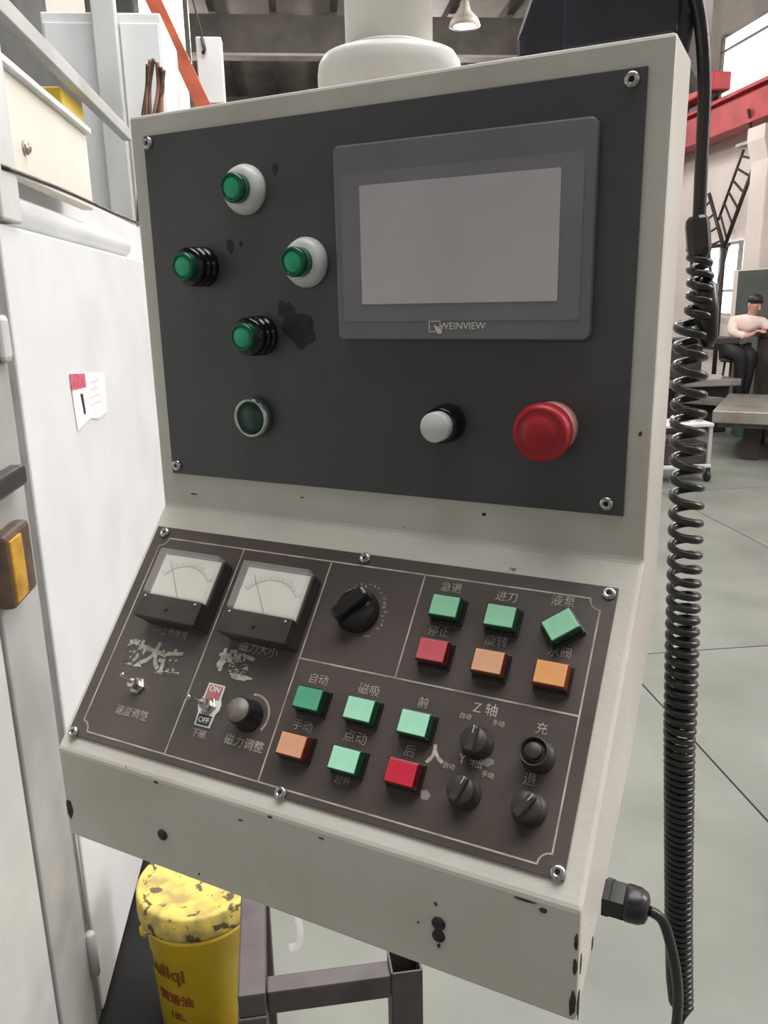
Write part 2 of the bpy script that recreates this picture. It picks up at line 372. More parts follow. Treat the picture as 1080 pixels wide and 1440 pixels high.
# teal box
r = thing('teal_tool_box', 'teal green metal box on the floor behind the iron plate', 'box', HM(5.16, 8.75, 0))
g = G(); g.box((0, 0, 0.2), (0.3, 0.3, 0.4), M_TEAL, bev=0.01); g.obj('body', M_TEAL, r)
g = G(); g.box((0, 0, 0.41), (0.32, 0.32, 0.03), M_TEAL, bev=0.005); g.obj('lid', M_TEAL, r)
# stool of the worker
r = thing('work_stool', 'tall thin-legged stool under the seated worker', 'stool', HM(5.36, 9.6, 0))
g = G(); g.lathe([(0.15, 0.77), (0.16, 0.78), (0.16, 0.800), (0.15, 0.810)], M_BLKST, seg=20); g.obj('seat', M_BLKST, r)
for a in range(4):
    an = PI / 4 + a * PI / 2; g = G(); g.tube([(0.1 * math.cos(an), 0.1 * math.sin(an), 0.775), (0.17 * math.cos(an), 0.17 * math.sin(an), 0)], 0.014, M_BLKST, seg=6); g.obj('leg', M_BLKST, r)
g = G(); g.tube([(0.145 * math.cos(t * PI / 8), 0.145 * math.sin(t * PI / 8), 0.3) for t in range(17)], 0.009, M_BLKST, seg=5); g.obj('footring', M_BLKST, r)

# worker, built facing the cabinet (his local +x is the direction he faces)
def skin(name, verts, edges, radii, m, parent, root=0, sub=2):
    me = bpy.data.meshes.new(name); me.from_pydata(verts, edges, [])
    o = bpy.data.objects.new(name, me); COL.objects.link(o)
    o.modifiers.new('skin', 'SKIN'); ms = o.modifiers.new('subd', 'SUBSURF'); ms.levels = sub; ms.render_levels = sub
    for i, rr in enumerate(radii):
        v = me.skin_vertices[0].data[i]; v.radius = rr if isinstance(rr, tuple) else (rr, rr); v.use_root = (i == root)
    dg = bpy.context.evaluated_depsgraph_get(); dg.update()
    m2 = bpy.data.meshes.new_from_object(o.evaluated_get(dg)); bpy.data.objects.remove(o)
    m2.name = name; m2.materials.clear(); m2.materials.append(m)
    for p in m2.polygons: p.use_smooth = True
    o = bpy.data.objects.new(name, m2); COL.objects.link(o); o.parent = parent
    return o
pr = thing('person', 'person in a pale pink shirt and dark trousers sitting, leaning over the dark cabinet', 'person', HM(5.36, 9.58, 0))
# x right, y away, z up; faces right and towards the camera
V = [(0, 0, .93), (.02, -.02, 1.03), (.06, -.05, 1.15), (.09, -.08, 1.25), (.10, -.10, 1.32), (.11, -.12, 1.365), (.115, -.135, 1.43), (.11, -.14, 1.49),
     (-.08, -.05, 1.25), (-.13, -.13, 1.12), (-.02, -.25, 1.08), (.08, -.30, 1.13),
     (.24, -.12, 1.24), (.30, -.2, 1.14), (.24, -.30, 1.15), (.18, -.33, 1.17),
     (-.08, -.04, .91), (-.11, -.32, .87), (-.10, -.32, .55), (-.10, -.29, .36), (-.10, -.36, .33),
     (.07, -.02, .91), (.05, -.28, .88), (.04, -.24, .55), (.04, -.20, .36), (.05, -.28, .33)]
Eg = [(0, 1), (1, 2), (2, 3), (3, 4), (4, 5), (5, 6), (6, 7), (3, 8), (8, 9), (9, 10), (10, 11), (3, 12), (12, 13), (13, 14), (14, 15),
      (0, 16), (16, 17), (17, 18), (18, 19), (19, 20), (0, 21), (21, 22), (22, 23), (23, 24), (24, 25)]
Rd = [(.13, .10), (.125, .09), (.14, .095), (.13, .09), .052, .05, (.078, .088), (.07, .082), .058, .043, .036, .022, .058, .043, .036, .022,
      .085, .065, .05, .034, .034, .085, .065, .05, .034, .034]
body = skin('body', V, Eg, Rd, M_SKIN, pr)
# fingers: five per hand, rooted in the palm
for hx, hy, hz, sg in ((.09, -.31, 1.145, 1), (.18, -.33, 1.17, -1)):
    g = G()
    g.box((hx, hy - 0.02, hz), (0.075, 0.07, 0.03), M_SKIN, bev=0.012, smooth=True)
    for q, ln in enumerate((.06, .072, .078, .07, .055)):
        x = hx - 0.034 + 0.017 * q
        if q == 0: g.tube([(hx - sg * 0.03, hy - 0.01, hz), (hx - sg * 0.055, hy - 0.03, hz - .005), (hx - sg * 0.06, hy - 0.055, hz - .012)], [.010, .009, .007], M_SKIN, seg=6)
        else: g.tube([(x, hy - .045, hz), (x, hy - .045 - ln * .5, hz + .004), (x, hy - .045 - ln, hz - .018)], [.009, .0085, .007], M_SKIN, seg=6)
    g.obj('hand', M_SKIN, pr)
shirt = skin('shirt', [V[i] for i in (0, 1, 2, 3, 4, 8, 9, 10, 12, 13, 14)], [(0, 1), (1, 2), (2, 3), (3, 4), (3, 5), (5, 6), (6, 7), (3, 8), (8, 9), (9, 10)],
             [(.145, .115), (.14, .105), (.155, .11), (.145, .105), .062, .078, .062, .05, .078, .062, .05], M_SHIRT, pr)
trou = skin('trousers', [V[i] for i in (0, 16, 17, 18, 19, 21, 22, 23, 24)], [(0, 1), (1, 2), (2, 3), (3, 4), (0, 5), (5, 6), (6, 7), (7, 8)],
            [(.145, .11), .098, .08, .065, .055, .098, .08, .065, .055], M_PANTS, pr)
hd = Matrix.Translation((.125, -.15, 1.455)) @ RZ(math.radians(2)) @ RX(math.radians(18))
for x in (-.032, .032): G().lathe([(0, -.009), (.009, 0), (0, .009)], M_HAIR, M=hd @ T(x, -.086, 0.0) @ RX(PI / 2), seg=8).obj('eye', M_HAIR, pr)
G().prism([(-.012, -.03), (.012, -.03), (0, .02)], 0, .022, M_SKIN, M=hd @ T(0, -.083, -.01) @ RX(PI / 2)).obj('nose', M_SKIN, pr)
G().box((0, -.084, -.048), (.04, .01, .008), M_REDCR, M=hd).obj('mouth', M_REDCR, pr)
for x in (-.081, .081): G().box((x, .005, -.01), (.015, .035, .055), M_SKIN, bev=.006, M=hd).obj('ear', M_SKIN, pr)
g = G(); g.lathe([(.088, .0), (.090, .03), (.084, .058), (.064, .084), (.034, .097), (0, .10)], M_HAIR, M=hd @ T(0, .014, .012) @ RX(math.radians(-16)), seg=20)
g.obj('hair', M_HAIR, pr)
g = G()
for (x, y) in ((-.10, -.40), (.05, -.32)): g.box((x, y, .30), (.09, .24, .08), M_BLKST, bev=.025)
g.obj('shoe', M_BLKST, pr)
body['label'] = 'bare face, neck and forearms'

# machine with flat dark tables behind the coil
r = thing('workbench_machine', 'dark machine tool with flat grey slides seen behind the coiled cable', 'machine', HM(4.42, 9.25, -0.0))
g = G(); g.box((0.0, 0, 0.84), (0.46, 0.5, 0.40), M_BLKST, bev=0.02); g.obj('head', M_BLKST, r)
g = G(); g.box((0.1, -0.1, 1.06), (1.08, 0.4, 0.07), M_BLKST, bev=0.01); g.obj('arm', M_BLKST, r)
g = G(); g.box((0.1, -0.1, 0.60), (1.08, 0.6, 0.08), M_CASTIR, bev=0.01); g.obj('slide_table', M_CASTIR, r)
g = G(); g.box((0.1, 0.0, 0.28), (1.0, 0.45, 0.56), M_BLKST, bev=0.02); g.obj('base', M_BLKST, r)
g = G(); g.box((0.15, -0.3, 0.42), (0.55, 0.12, 0.1), M_CASTIR, bev=0.01, M=RY(math.radians(6))); g.obj('lower_slide', M_CASTIR, r)
g = G(); g.lathe([(.05, -.02), (.06, 0), (.05, .02)], M_NICKEL, M=T(0.15, -.32, 1.06) @ RX(PI / 2), seg=16); g.obj('handwheel', M_NICKEL, r)
# small wheeled cart
r = thing('tool_trolley', 'small grey tool trolley on black casters behind the coiled cable', 'trolley', HM(3.3, 6.75, 0))
g = G(); g.box((0, 0, .5), (.5, .35, .03), M_MLGREY, bev=.006); g.obj('top_shelf', M_MLGREY, r)
g = G(); g.box((0, 0, .14), (.5, .35, .03), M_MLGREY, bev=.006); g.obj('bottom_shelf', M_MLGREY, r)
for x in (-.23, .23):
    for y in (-.15, .15):
        g = G(); g.box((x, y, .31), (.03, .03, .36), M_MGREY); g.obj('post', M_MGREY, r)
        g = G(); g.lathe([(.045, -.015), (.05, 0), (.045, .015)], M_BLKPL, M=T(x, y, .05) @ RY(PI / 2), seg=16); g.box((x, y, .1), (.03, .05, .06), M_BLKST); g.obj('caster', M_BLKPL, r)
G().box((0.03, 0, .25), (.4, .28, .18), M_BLKST, bev=.01).obj('drawer_box', M_BLKST, r)
for k in range(4):
    o = G().lathe([(.028, 0), (.03, .005), (.03, .03), (.018, .045), (.012, .06), (0, .062)], M_NICKEL, seg=14).obj('tool_holder', M_NICKEL, None, HM(3.12 + .12 * k, 6.72, .516))
    tag(o, ['small steel tool holder on the trolley, leftmost', 'small steel tool holder on the trolley, second from left', 'small steel tool holder on the trolley, third from left', 'small steel tool holder on the trolley, rightmost'][k], 'tool', 'tool holders on the trolley')

# roof lamp
def lamp(label, lat, fwd, z):
    r = thing('pendant_lamp', label, 'lamp', HM(lat, fwd, z))
    g = G(); g.tube([(0, 0, .35), (0, 0, 7.6 - z)], .02, M_BLKST, seg=6); g.obj('rod', M_BLKST, r)
    g = G(); g.lathe([(.26, 0), (.22, .1), (.1, .22), (.07, .36), (0, .37)], M_BEAML, seg=24); g.obj('shade', M_BEAML, r)
    g = G(); g.lathe([(0, -.02), (.18, .0), (.2, .04), (0, .05)], M_LAMPG, seg=24); g.obj('bulb', M_LAMPG, r)
lamp('bell-shaped ceiling lamp hanging from the roof between the pipe and the black housing', 3.0, 14.5, 5.85)

# ================================================================== LEFT BACKGROUND: GRINDING MACHINE
# local frame of the machine wall: x = lateral, y = forward
gm = thing('grinding_machine', 'large white and grey machine enclosure with doors, left of the console', 'machine', HM(0, 0, 0))
X = -0.5
def mpart(name, m, c, d, bev=0.004, label=None):
    return G().box(c, d, m, bev=bev).obj(name, m, gm, None, label=label)
def span(name, m, x0, x1, f0, f1, z0, z1, bev=0.003, label=None):
    return mpart(name, m, ((x0 + x1) / 2, (f0 + f1) / 2, (z0 + z1) / 2), (x1 - x0, f1 - f0, z1 - z0), bev, label)
dr = span('door', M_MWHITE, X - .04, X, 1.56, 3.6, .055, 1.745, .006, 'wide plain white door')
span('door_edge', M_MDGREY, X - .04, X - .003, 1.507, 1.557, .055, 1.745, .002)
span('frame_post', M_MGREY, X - .06, X + .002, 1.315, 1.505, .02, 1.80, .004, 'grey upright frame post')
nd = span('door', M_MLGREY, X - .04, X - .002, .45, 1.308, .055, 1.745, .006, 'light grey near door')
G().box((X + .012, 1.2, 1.32), (.03, .50, .035), M_BLKPL, bev=.006).obj('door_rail', M_BLKPL, nd, Matrix.Identity(4), label='black rubber rail')
hb = G().box((X + .016, 1.36, 1.185), (.028, .12, .125), M_BROWNPL, bev=.008).obj('lamp_housing', M_BROWNPL, gm, None, label='brown frame around amber window')
G().box((X + .031, 1.335, 1.185), (.006, .055, .105), M_AMBER, bev=.002).obj('amber_window', M_AMBER, hb)
for z in (.255,):
    G().lathe([(.008, -.055), (.012, -.05), (.012, .05), (.008, .055)], M_MGREY, M=T(X + .008, 1.51, z), seg=16).obj('hinge', M_MGREY, gm)
G().tube([(X + .006, 1.511, .33), (X + .006, 1.509, .74)], .0035, M_MLGREY, seg=6).obj('hinge_rod', M_MLGREY, gm)
G().box((X + .010, 1.475, 1.55), (.016, .04, .08), M_MLGREY, bev=.01).obj('door_catch', M_MLGREY, gm)
span('plinth', M_MATBLK, X - .3, X - .06, .45, 3.6, 0, .055, .0)
span('upper_post', M_MLGREY, X - .03, X + .01, 1.56, 1.665, 1.75, 2.35, .004, 'pale upper post')
span('inner_panel', M_MWHITE, X - .13, X - .094, 1.3, 3.6, 1.70, 1.90, .003)
G().tube([(X - .055, 1.66, 1.785), (X - .055, 2.9, 1.785)], .034, M_MWHITE, seg=20).obj('round_ledge', M_MWHITE, gm, label='rounded white ledge above door')
span('upper_panel', M_CREAM, X - .04, X - .01, 1.66, 2.36, 1.845, 2.035, .004, 'cream upper panel')
span('panel_lip', M_MWHITE, X - .05, X + .004, 1.66, 2.36, 2.03, 2.045, .003)
G().lathe([(.014, 0), (.014, .006), (.008, .012), (0, .012)], M_NICKEL, M=T(X - .01, 1.80, 1.905) @ RY(PI / 2), seg=16).obj('bolt', M_NICKEL, gm)
G().box((X - .07, 2.34, 2.03), (.08, .22, .17), M_YEL, bev=.004).obj('yellow_guard', M_YEL, gm, label='yellow sheet guard')
span('chamber_wall', M_DARKIN, X - .17, X - .14, 1.2, 2.95, 1.87, 2.27, .0, 'dark chamber wall')
span('canopy_rail', M_MGREY, X - .022, X + .004, 1.2, 2.95, 2.118, 2.156, .003, 'grey canopy rail')
span('canopy_trim', M_MWHITE, X - .03, X - .01, 1.2, 2.95, 2.158, 2.166, .001, 'thin white trim above rail')
# sagging black cable on the machine
o = G().tube(smooth_path([HP(X + .01, 1.58, 1.838), HP(X + .012, 2.0, 1.848), HP(X + .012, 2.5, 1.852), HP(X + .01, 2.95, 1.86)], 6), .005, M_BLKPL, seg=6).obj('black_cable', M_BLKPL)
tag(o, 'thin black cable running along the white upper part of the left machine', 'cable')
# sticker on the white door
r = thing('notice_sticker', 'white notice sheet with a red heading stuck on the white machine door', 'sticker', HM(X + .001, 2.06, 1.385) @ RX(math.radians(0)))
Ms = RY(PI / 2) @ RZ(PI / 2)
g = G(); g.prism([(-.17, .070), (.165, .045), (.155, -.055), (.05, -.060), (-.03, -.048), (-.155, -.060)], 0, .0012, M_PAPER, M=Ms); g.obj('sheet', M_PAPER, r)
g = G(); g.prism([(-.17, .070), (-.04, .060), (-.04, .028), (-.168, .034)], .0012, .002, M_PAPERR, M=Ms); g.obj('heading', M_PAPERR, r)
g = G(); g.prism([(-.1, .018), (-.078, .017), (-.07, -.03), (-.085, -.032)], .0012, .002, M_BLKPL, M=Ms); g.obj('pictogram', M_BLKPL, r)
g = G()
for k in range(4): g.box((.04, .035 - .018 * k, .0014), (.09, .003, .0006), M_PAPERL, M=Ms)
g.obj('text_lines', M_PAPERR, r)

# white tall electrical cabinet behind the grinder, with a column in front
r = thing('electrical_cabinet', 'tall white electrical cabinet with a raised centre strip behind the left machine', 'cabinet', HM(-.697, 3.7, 0))
G().box((0, .25, 1.36), (.4625, .5, 2.72), M_MWHITE, bev=.006).obj('body', M_MWHITE, r)
G().box((.02, -.03, 1.9), (.092, .05, 3.8), M_MLGREY, bev=.006).obj('centre_strip', M_MLGREY, r)
G().box((-.125, -.004, 1.38), (.19, .01, 2.60), M_MWHITE, bev=.003).obj('door_leaf', M_MWHITE, r)
G().box((.147, -.004, 1.38), (.15, .01, 2.60), M_MWHITE, bev=.003).obj('door_leaf', M_MWHITE, r)
# partition wall with a tall bright window far behind the left machine
g = G(); g.box((-2.6, 0, 3.8), (1.7, .2, 7.6), M_WALLP)
struct(g.obj('wall_left', M_WALLP, None, HM(0, 12.2, 0)))
w = struct(G().box((0, 0, 0), (.9, .06, 5.2), M_GLOW).obj('window_30', M_GLOW, None, HM(-1.66, 12.1, 3.9)))
G().box((.47, 0, 0), (.06, .14, 5.4), M_BEAM).obj('window_frame', M_BEAM, w)

# orange pole leaning
r = thing('orange_pole', 'slanted orange-brown square pole above the console top left corner', 'pole', HM(0, 0, 0))
P0, P1 = Vector((-.5375, 4.32, 2.89)), Vector((-.36, 4.32, 2.48)); dd = (P1 - P0)
G().tube([P0 - dd * .6, P1 + dd * 6.0], .048, M_ORANGE, seg=4, smooth=False).obj('pole', M_ORANGE, r)
G().tube([P1 + dd * 5.86, P1 + dd * 6.02], .075, M_ORANGE, seg=4, smooth=False).obj('foot_plate', M_ORANGE, r)
# white hanging box with hook
r = thing('hanging_control_box', 'white control box hanging on a wire hook beside the orange pole', 'box', HM(-.345, 4.55, 2.715))
G().box((0, 0, 0), (.125, .08, .30), M_MWHITE, bev=.006).obj('box', M_MWHITE, r)
G().tube([(-.03, -.045, .12), (-.03, -.05, .16), (-.07, -.02, .35), (-.14, 0, .65), (-.14, 0, 4.9)], .005, M_BLKST, seg=6).obj('wire', M_BLKST, r)
G().tube([(-.03, -.05, .14), (-.02, -.052, .09), (-.03, -.052, .07)], .009, M_BLKST, seg=6).obj('hook', M_BLKST, r)
# brown hose bundle
r = thing('hose_bundle', 'bundle of rusty brown hoses beside the white cabinet top', 'hose', HM(-.49, 3.56, 0))
for k in range(6):
    a = k * .9
    pts = smooth_path([(-.11 + .008 * k, .0, 1.91), (-.09 + .012 * k, .015 * math.sin(a), 2.1), (-.06 + .014 * k, .01, 2.3), (-.045 + .016 * k + .012 * math.cos(a * 2), .02, 2.42), (-.02 + .012 * k, .0, 2.50 + .02 * math.sin(a))], 6)
    G().tube(pts, .008, M_COPPER if k % 2 else M_BROWNPL, seg=7).obj('hose', M_COPPER, r)
# dark red hoist parts at the very top left
r = thing('red_hoist', 'dark red hoist beam high above the left machine', 'hoist', HM(-1.15, 6.0, 0))
G().box((0, 0, 3.62), (1.8, .18, .2), M_REDCR, bev=.01).obj('beam', M_REDCR, r)
G().box((.1, 0, 3.45), (.3, .22, .16), M_DARKIN, bev=.01).obj('trolley', M_DARKIN, r)
G().box((-.75, 0, 1.76), (.14, .14, 3.52), M_REDCR).obj('post', M_REDCR, r)
r = thing('dark_motor_housing', 'dark green-grey housing at the top left corner above the canopy rail', 'machine', HM(-1.43, 4.0, 0))
G().box((0, 0, 2.85), (.78, .6, .95), M_DARKIN, bev=.03).obj('housing', M_DARKIN, r)
G().box((0, 0, 1.2), (.5, .45, 2.4), M_DARKIN, bev=.02).obj('pedestal', M_DARKIN, r)

# flat near-black sheet on the floor
o = G().prism([(-.52, .75), (-.2, .75), (-.16, 1.9), (-.2, 2.9), (-.52, 2.9)], 0.0, .012, M_MATBLK, bev=.003).obj('black_floor_sheet', M_MATBLK, None, HM(0, 0, 0))
tag(o, 'flat black sheet on the floor under the white door and yellow bucket', 'mat')

# yellow bucket
r = thing('yellow_bucket', 'yellow plastic bucket with a stained lid and brown print, behind the steel frame', 'bucket', HM(-.265, 1.56, .012))
G().lathe([(0, 0), (.098, 0), (.102, .004), (.118, .30), (.126, .302), (.127, .312), (.120, .314), (.121, .335), (0, .335)], M_BUCKET, seg=48).obj('body', M_BUCKET, r)
G().lathe([(.122, .318), (.131, .318), (.133, .325), (.131, .368), (.126, .374), (.119, .372), (.116, .362), (.06, .360), (0, .361)], M_LID, seg=48).obj('lid', M_LID, r)
g = G()
for a0 in (20, 200):
    a = math.radians(a0); g.lathe([(.014, 0), (.014, .006), (.008, .012), (0, .012)], M_BUCKET, M=RZ(a) @ T(.12, 0, .285) @ RY(PI / 2), seg=14)
g.obj('handle_boss', M_BUCKET, r)
g = G(); g.tube(smooth_path([(.128 * math.cos(math.radians(20 + t)), .128 * math.sin(math.radians(20 + t)) - 0.0, .285 - .075 * math.sin(math.radians(t))) for t in range(0, -181, -20)], 3), .0025, M_NICKEL, seg=6); g.obj('wire_handle', M_NICKEL, r, label='thin wire handle hanging down')
def wrap_text(name, body, size, z, a_mid, m, rad, parent, bold=0):
    me = text_mesh(body, size, .0004, bold); me.materials.append(m)
    for v in me.vertices:
        a = math.radians(a_mid) + v.co.x / rad; zz = z + v.co.y; rr = rad + (zz - .15) * .055 + v.co.z + .0006
        v.co = (rr * math.cos(a), rr * math.sin(a), zz)
    o = bpy.data.objects.new(name, me); COL.objects.link(o); o.parent = parent; return o
wrap_text('lettering', 'Luliqi', .050, .215, -131, M_BROWNINK, .1105, r, .0008)
wrap_text('lettering', '润滑油', .03, .145, -120, M_BROWNINK, .1105, r, .0006)
wrap_text('lettering', '18L', .026, .10, -120, M_BROWNINK, .1105, r, .0006)

# black square-tube steel frame
r = thing('steel_stand', 'black square-tube steel stand under the console lip, in front of the bucket', 'stand', HM(-.13, 1.01, 0) @ RZ(math.radians(2)))
zt = .60; tb = .042
def sq(name, c, d): G().box(c, d, M_STEELTUBE, bev=.003).obj(name, M_STEELTUBE, r)
sq('rail', (tb / 2, .20, zt - tb / 2), (tb, .40, tb))
sq('rail', (.138, .022, zt - tb / 2 - .006), (.19, .032, tb))
for (x, y) in ((tb / 2 - .001, tb / 2 - .002), (tb / 2 - .001, .38)): G().box((x, y, (zt - tb) / 2), (tb * 1.05, tb * 1.05, zt - tb), M_STEELTUBE, bev=.003).obj('leg', M_STEELTUBE, r)
for (x, y) in ((.258, .030),):          # open square tube: four walls
    g = G(); w = .046; tk = .003; h = zt - .003
    g.box((x - w / 2, y, h / 2), (tk, w, h), M_STEELTUBE); g.box((x + w / 2, y, h / 2), (tk, w, h), M_STEELTUBE)
    g.box((x, y - w / 2, h / 2), (w, tk, h), M_STEELTUBE); g.box((x, y + w / 2, h / 2), (w, tk, h), M_STEELTUBE)
    g.obj('leg', M_STEELTUBE, r, label='open-topped square tube leg')
# clear plastic strip by the stand
o = G().tube(smooth_path([HP(-.065, 1.20, .598), HP(-.045, 1.18, .60), HP(-.036, 1.16, .575), HP(-.040, 1.15, .555), HP(-.055, 1.15, .55)], 6), .006, M_CLEAR, seg=8).obj('plastic_loop', M_CLEAR)
tag(o, 'clear crumpled plastic loop hanging on the steel stand beside the bucket', 'plastic strip')

# ================================================================== CONSOLE
con = thing('control_console', 'light grey sheet-metal control console with screen, buttons and sloping desk panel', 'control panel', T(0, 0, Z0))
A = 0.2047; HT = 0.3138; TH = 0.8476; DL = 0.216
FU = Matrix(((1, 0, 0, 0), (0, 0, -1, 0), (0, 1, 0, 0), (0, 0, 0, 1)))                     # upper face frame: x right, y up, z out
c_, s_ = math.cos(TH), math.sin(TH)
FD = Matrix(((1, 0, 0, 0), (0, c_, -s_, 0), (0, s_, c_, 0), (0, 0, 0, 1)))                 # desk frame: x right, y up the slope, z out
def U(x, z, h=0.0): return FU @ T(x, z, h)
def D(x, l, h=0.0): return FD @ T(x, -l, h)

prof = [(0, HT), (0, 0), (-c_ * DL, -s_ * DL), (-c_ * DL, -s_ * DL - .0774), (-.005, -.145), (.063, -.06), (.063, HT)]
MP = Matrix(((0, 0, 1, 0), (1, 0, 0, 0), (0, 1, 0, 0), (0, 0, 0, 1)))                     # prism (x=depth, y=height) extruded along X
hs = G().prism(prof, -A, A, M_SHELL, bev=.0025, M=MP, seg=2).obj('housing', M_SHELL, con)
G().box((0, .1325, .13), (.33, .139, .366), M_SHELL, bev=.004).obj('rear_cover', M_SHELL, con)
def chip(pts, M, parent=hs):
    G().prism(pts, 0, .0003, M_CHIP, M=M).obj('paint_chip', M_CHIP, parent, con_local(M_ID))
M_ID = Matrix.Identity(4)
def con_local(M): return M
FL = Matrix(((1, 0, 0, 0), (0, 0, -1, -c_ * DL), (0, 1, 0, 0), (0, 0, 0, 1)))              # lip face frame
def blob(cx, cy, rx, ry, n=12, jit=.35):
    n = n * 2; ph = [random.uniform(0, 6.28) for _ in range(4)]
    def f(a): return 1 - jit / 2 + jit * .5 * (.5 * math.sin(2 * a + ph[0]) + .3 * math.sin(3 * a + ph[1]) + .3 * math.sin(5 * a + ph[2]) + .2 * math.sin(7 * a + ph[3]))
    return [(cx + rx * math.cos(2 * PI * k / n) * f(2 * PI * k / n), cy + ry * math.sin(2 * PI * k / n) * f(2 * PI * k / n)) for k in range(n)]
lipc = -s_ * DL
chips = [(blob(-.2000, -.2150, .0035, .011), FL), (blob(.2020, -.226, .0022, .011), FL), (blob(.2025, -.20, .0018, .006), FL),
         (blob(.172, lipc - .004, .012, .0016), FL), (blob(.183, lipc - .007, .005, .003), FL), (blob(-.105, lipc - .003, .004, .002), FL), (blob(-.005, lipc - .002, .004, .0014), FL),
         (blob(.116, -.189, .002, .0025), FL), (blob(-.072, -.232, .0018, .0018), FL), (blob(.118, -.219, .0022, .003), FL), (blob(.104, -.207, .0012, .0015), FL),
         (blob(.093, .0215, .003, .0022), FU), (blob(.1975, .085, .002, .003), FU), (blob(-.170, .013, .007, .0012), FU), (blob(-.06, .020, .003, .001), FU),
         (blob(.035, lipc - .006, .004, .001), FL), (blob(-.03, lipc - .012, .004, .001), FL), (blob(.2025, -.183, .0015, .006), FL)]
for pts, F in chips:
    cx_, cy_ = sum(p[0] for p in pts) / len(pts), sum(p[1] for p in pts) / len(pts); kk = 1 if abs(cx_) > .199 else .62
    G().prism([(cx_ + (p[0] - cx_) * kk, cy_ + (p[1] - cy_) * kk) for p in pts], 0, .0004, M_CHIP, M=F).obj('paint_chip', M_CHIP, hs)
def hole(x, z, rr):
    G().lathe([(rr, .0004), (rr, -.001), (0, -.001)], M_SOCKET, M=FL @ T(x, z, .0008), seg=20).obj('hole', M_SOCKET, con)
hole(-.1035, -.2085, .0042); hole(.118, -.2025, .0045); hole(.118, -.2115, .0042)
# side chips on the right face
FS = Matrix(((0, 0, 1, A), (1, 0, 0, 0), (0, 1, 0, 0), (0, 0, 0, 1)))
for cy, cz, ry, rz in ((-.108, -.212, .002, .006), (-.140, -.228, .002, .012), (-.139, -.20, .0015, .008)):
    G().prism(blob(cy, cz, ry, rz), 0, .0004, M_CHIP, M=FS).obj('paint_chip', M_CHIP, hs)

# screws
def screw(M, rr=.0048):
    o = G().lathe([(rr, 0), (rr, .0008), (rr * .85, .0022), (rr * .4, .0030), (rr * .38, .0016), (0, .0016)], M_SCREW, M=None, seg=20).obj('screw', M_SCREW, con, M)
    G().lathe([(rr * .36, .0017), (0, .0019)], M_SOCKET, seg=6, smooth=False).obj('socket', M_SOCKET, o, M_ID)
up = G().prism([(-.19, .0301), (.19, .0301), (.19, .2979), (-.19, .2979)], 0, .002, M_UPLATE, bev=.0006, M=FU).obj('upper_panel', M_UPLATE, con, label='charcoal upper switch panel')
for x, z in ((-.1852, .2925), (.1814, .2914), (.1789, .038), (-.184, .0375)): screw(U(x, z, .002))

# touch screen
ts = G().prism(round_rect(.180, .129, .004), 0, .0085, M_BEZEL, bev=.0012, M=U(.0745, .2085, .002)).obj('touch_screen', M_BEZEL, con, label='grey framed touch screen panel')
G().prism(round_rect(.168, .098, .002), 0, .0004, M_FILM, M=U(.0740, .2055, .0105)).obj('bezel_film', M_FILM, ts)
G().prism(round_rect(.1390, .0782, .0008), 0, .0009, M_SCREEN, M=U(.0745, .2072, .0105)).obj('display', M_SCREEN, ts)
text('lettering', 'WEINVIEW', .0066, M_DIAL, ts, U(.0800, .1528, .0107))
g = G()
for (cx, cy, w, h) in ((-.0005, .0033, .0085, .0007), (-.0045, -.0002, .0007, .0077), (.0035, .0012, .0007, .0045), (-.0025, -.0037, .0045, .0007)):
    g.box((cx, cy, 0), (w, h, .0003), M_DIAL)
g.prism([(-.0012, .0008), (.0002, .0002), (.0022, -.0006), (.0048, -.0022), (.0050, -.0048), (.0020, -.0052), (.0002, -.0030), (-.0002, -.0012)], 0, .0003, M_DIAL)
g.obj('logo', M_DIAL, ts, U(.0605, .1530, .0107))

# round pushbuttons on the upper panel
def lit_button(x, z, style, face_h):
    F = U(x, z, .002)
    if style == 'white':
        b = G().lathe([(.0178, 0), (.0178, .003), (.0160, .0075), (.0125, .010), (.0, .010)], M_WHITEPL, seg=40).obj('push_button', M_WHITEPL, con, F, label='white-ringed green lamp button')
    else:
        b = G().lathe([(.0150, 0), (.0150, .005), (.0138, .0055), (.0138, .008), (.0148, .0085), (.0148, .0115), (.0136, .012), (.0136, .0145), (.0142, .015), (.0142, .0180), (.0125, .020), (0, .020)], M_BLKGLOSS, seg=40).obj('push_button', M_BLKGLOSS, con, F, label='black-ringed green lamp button')
    G().lathe([(.0105, .008), (.0105, face_h - .002), (.0095, face_h), (.0082, face_h), (.0080, face_h - .0012), (0, face_h - .0012)], M_GREENRIM, seg=32).obj('lens_rim', M_GREENRIM, b, M_ID)
    G().lathe([(.0078, face_h - .003), (.0078, face_h - .0008), (.006, face_h - .0002), (0, face_h)], M_GREENLENS, seg=32).obj('lens', M_GREENLENS, b, M_ID)
lit_button(-.0949, .2518, 'white', .019)
lit_button(-.0445, .1984, 'white', .021)
lit_button(-.1400, .1985, 'black', .026)
lit_button(-.0885, .1462, 'black', .027)
b = G().lathe([(.0158, 0), (.0158, .006), (.0150, .0085), (.0135, .0090), (.0130, .0075), (0, .0075)], M_CHROME, seg=40).obj('push_button', M_CHROME, con, U(-.0985, .0830, .002), label='flat dark green button with chrome ring')
G().lathe([(.0131, .005), (.0130, .0078), (.0, .0084)], M_DKGREEN, seg=36).obj('cap', M_DKGREEN, b, M_ID)
b = G().lathe([(.0135, 0), (.0135, .006), (.0125, .0075), (.0125, .0145), (.0115, .016), (0, .016)], M_BLKGLOSS, seg=40).obj('push_button', M_BLKGLOSS, con, U(.0660, .0862, .002), label='white-capped black-ringed button')
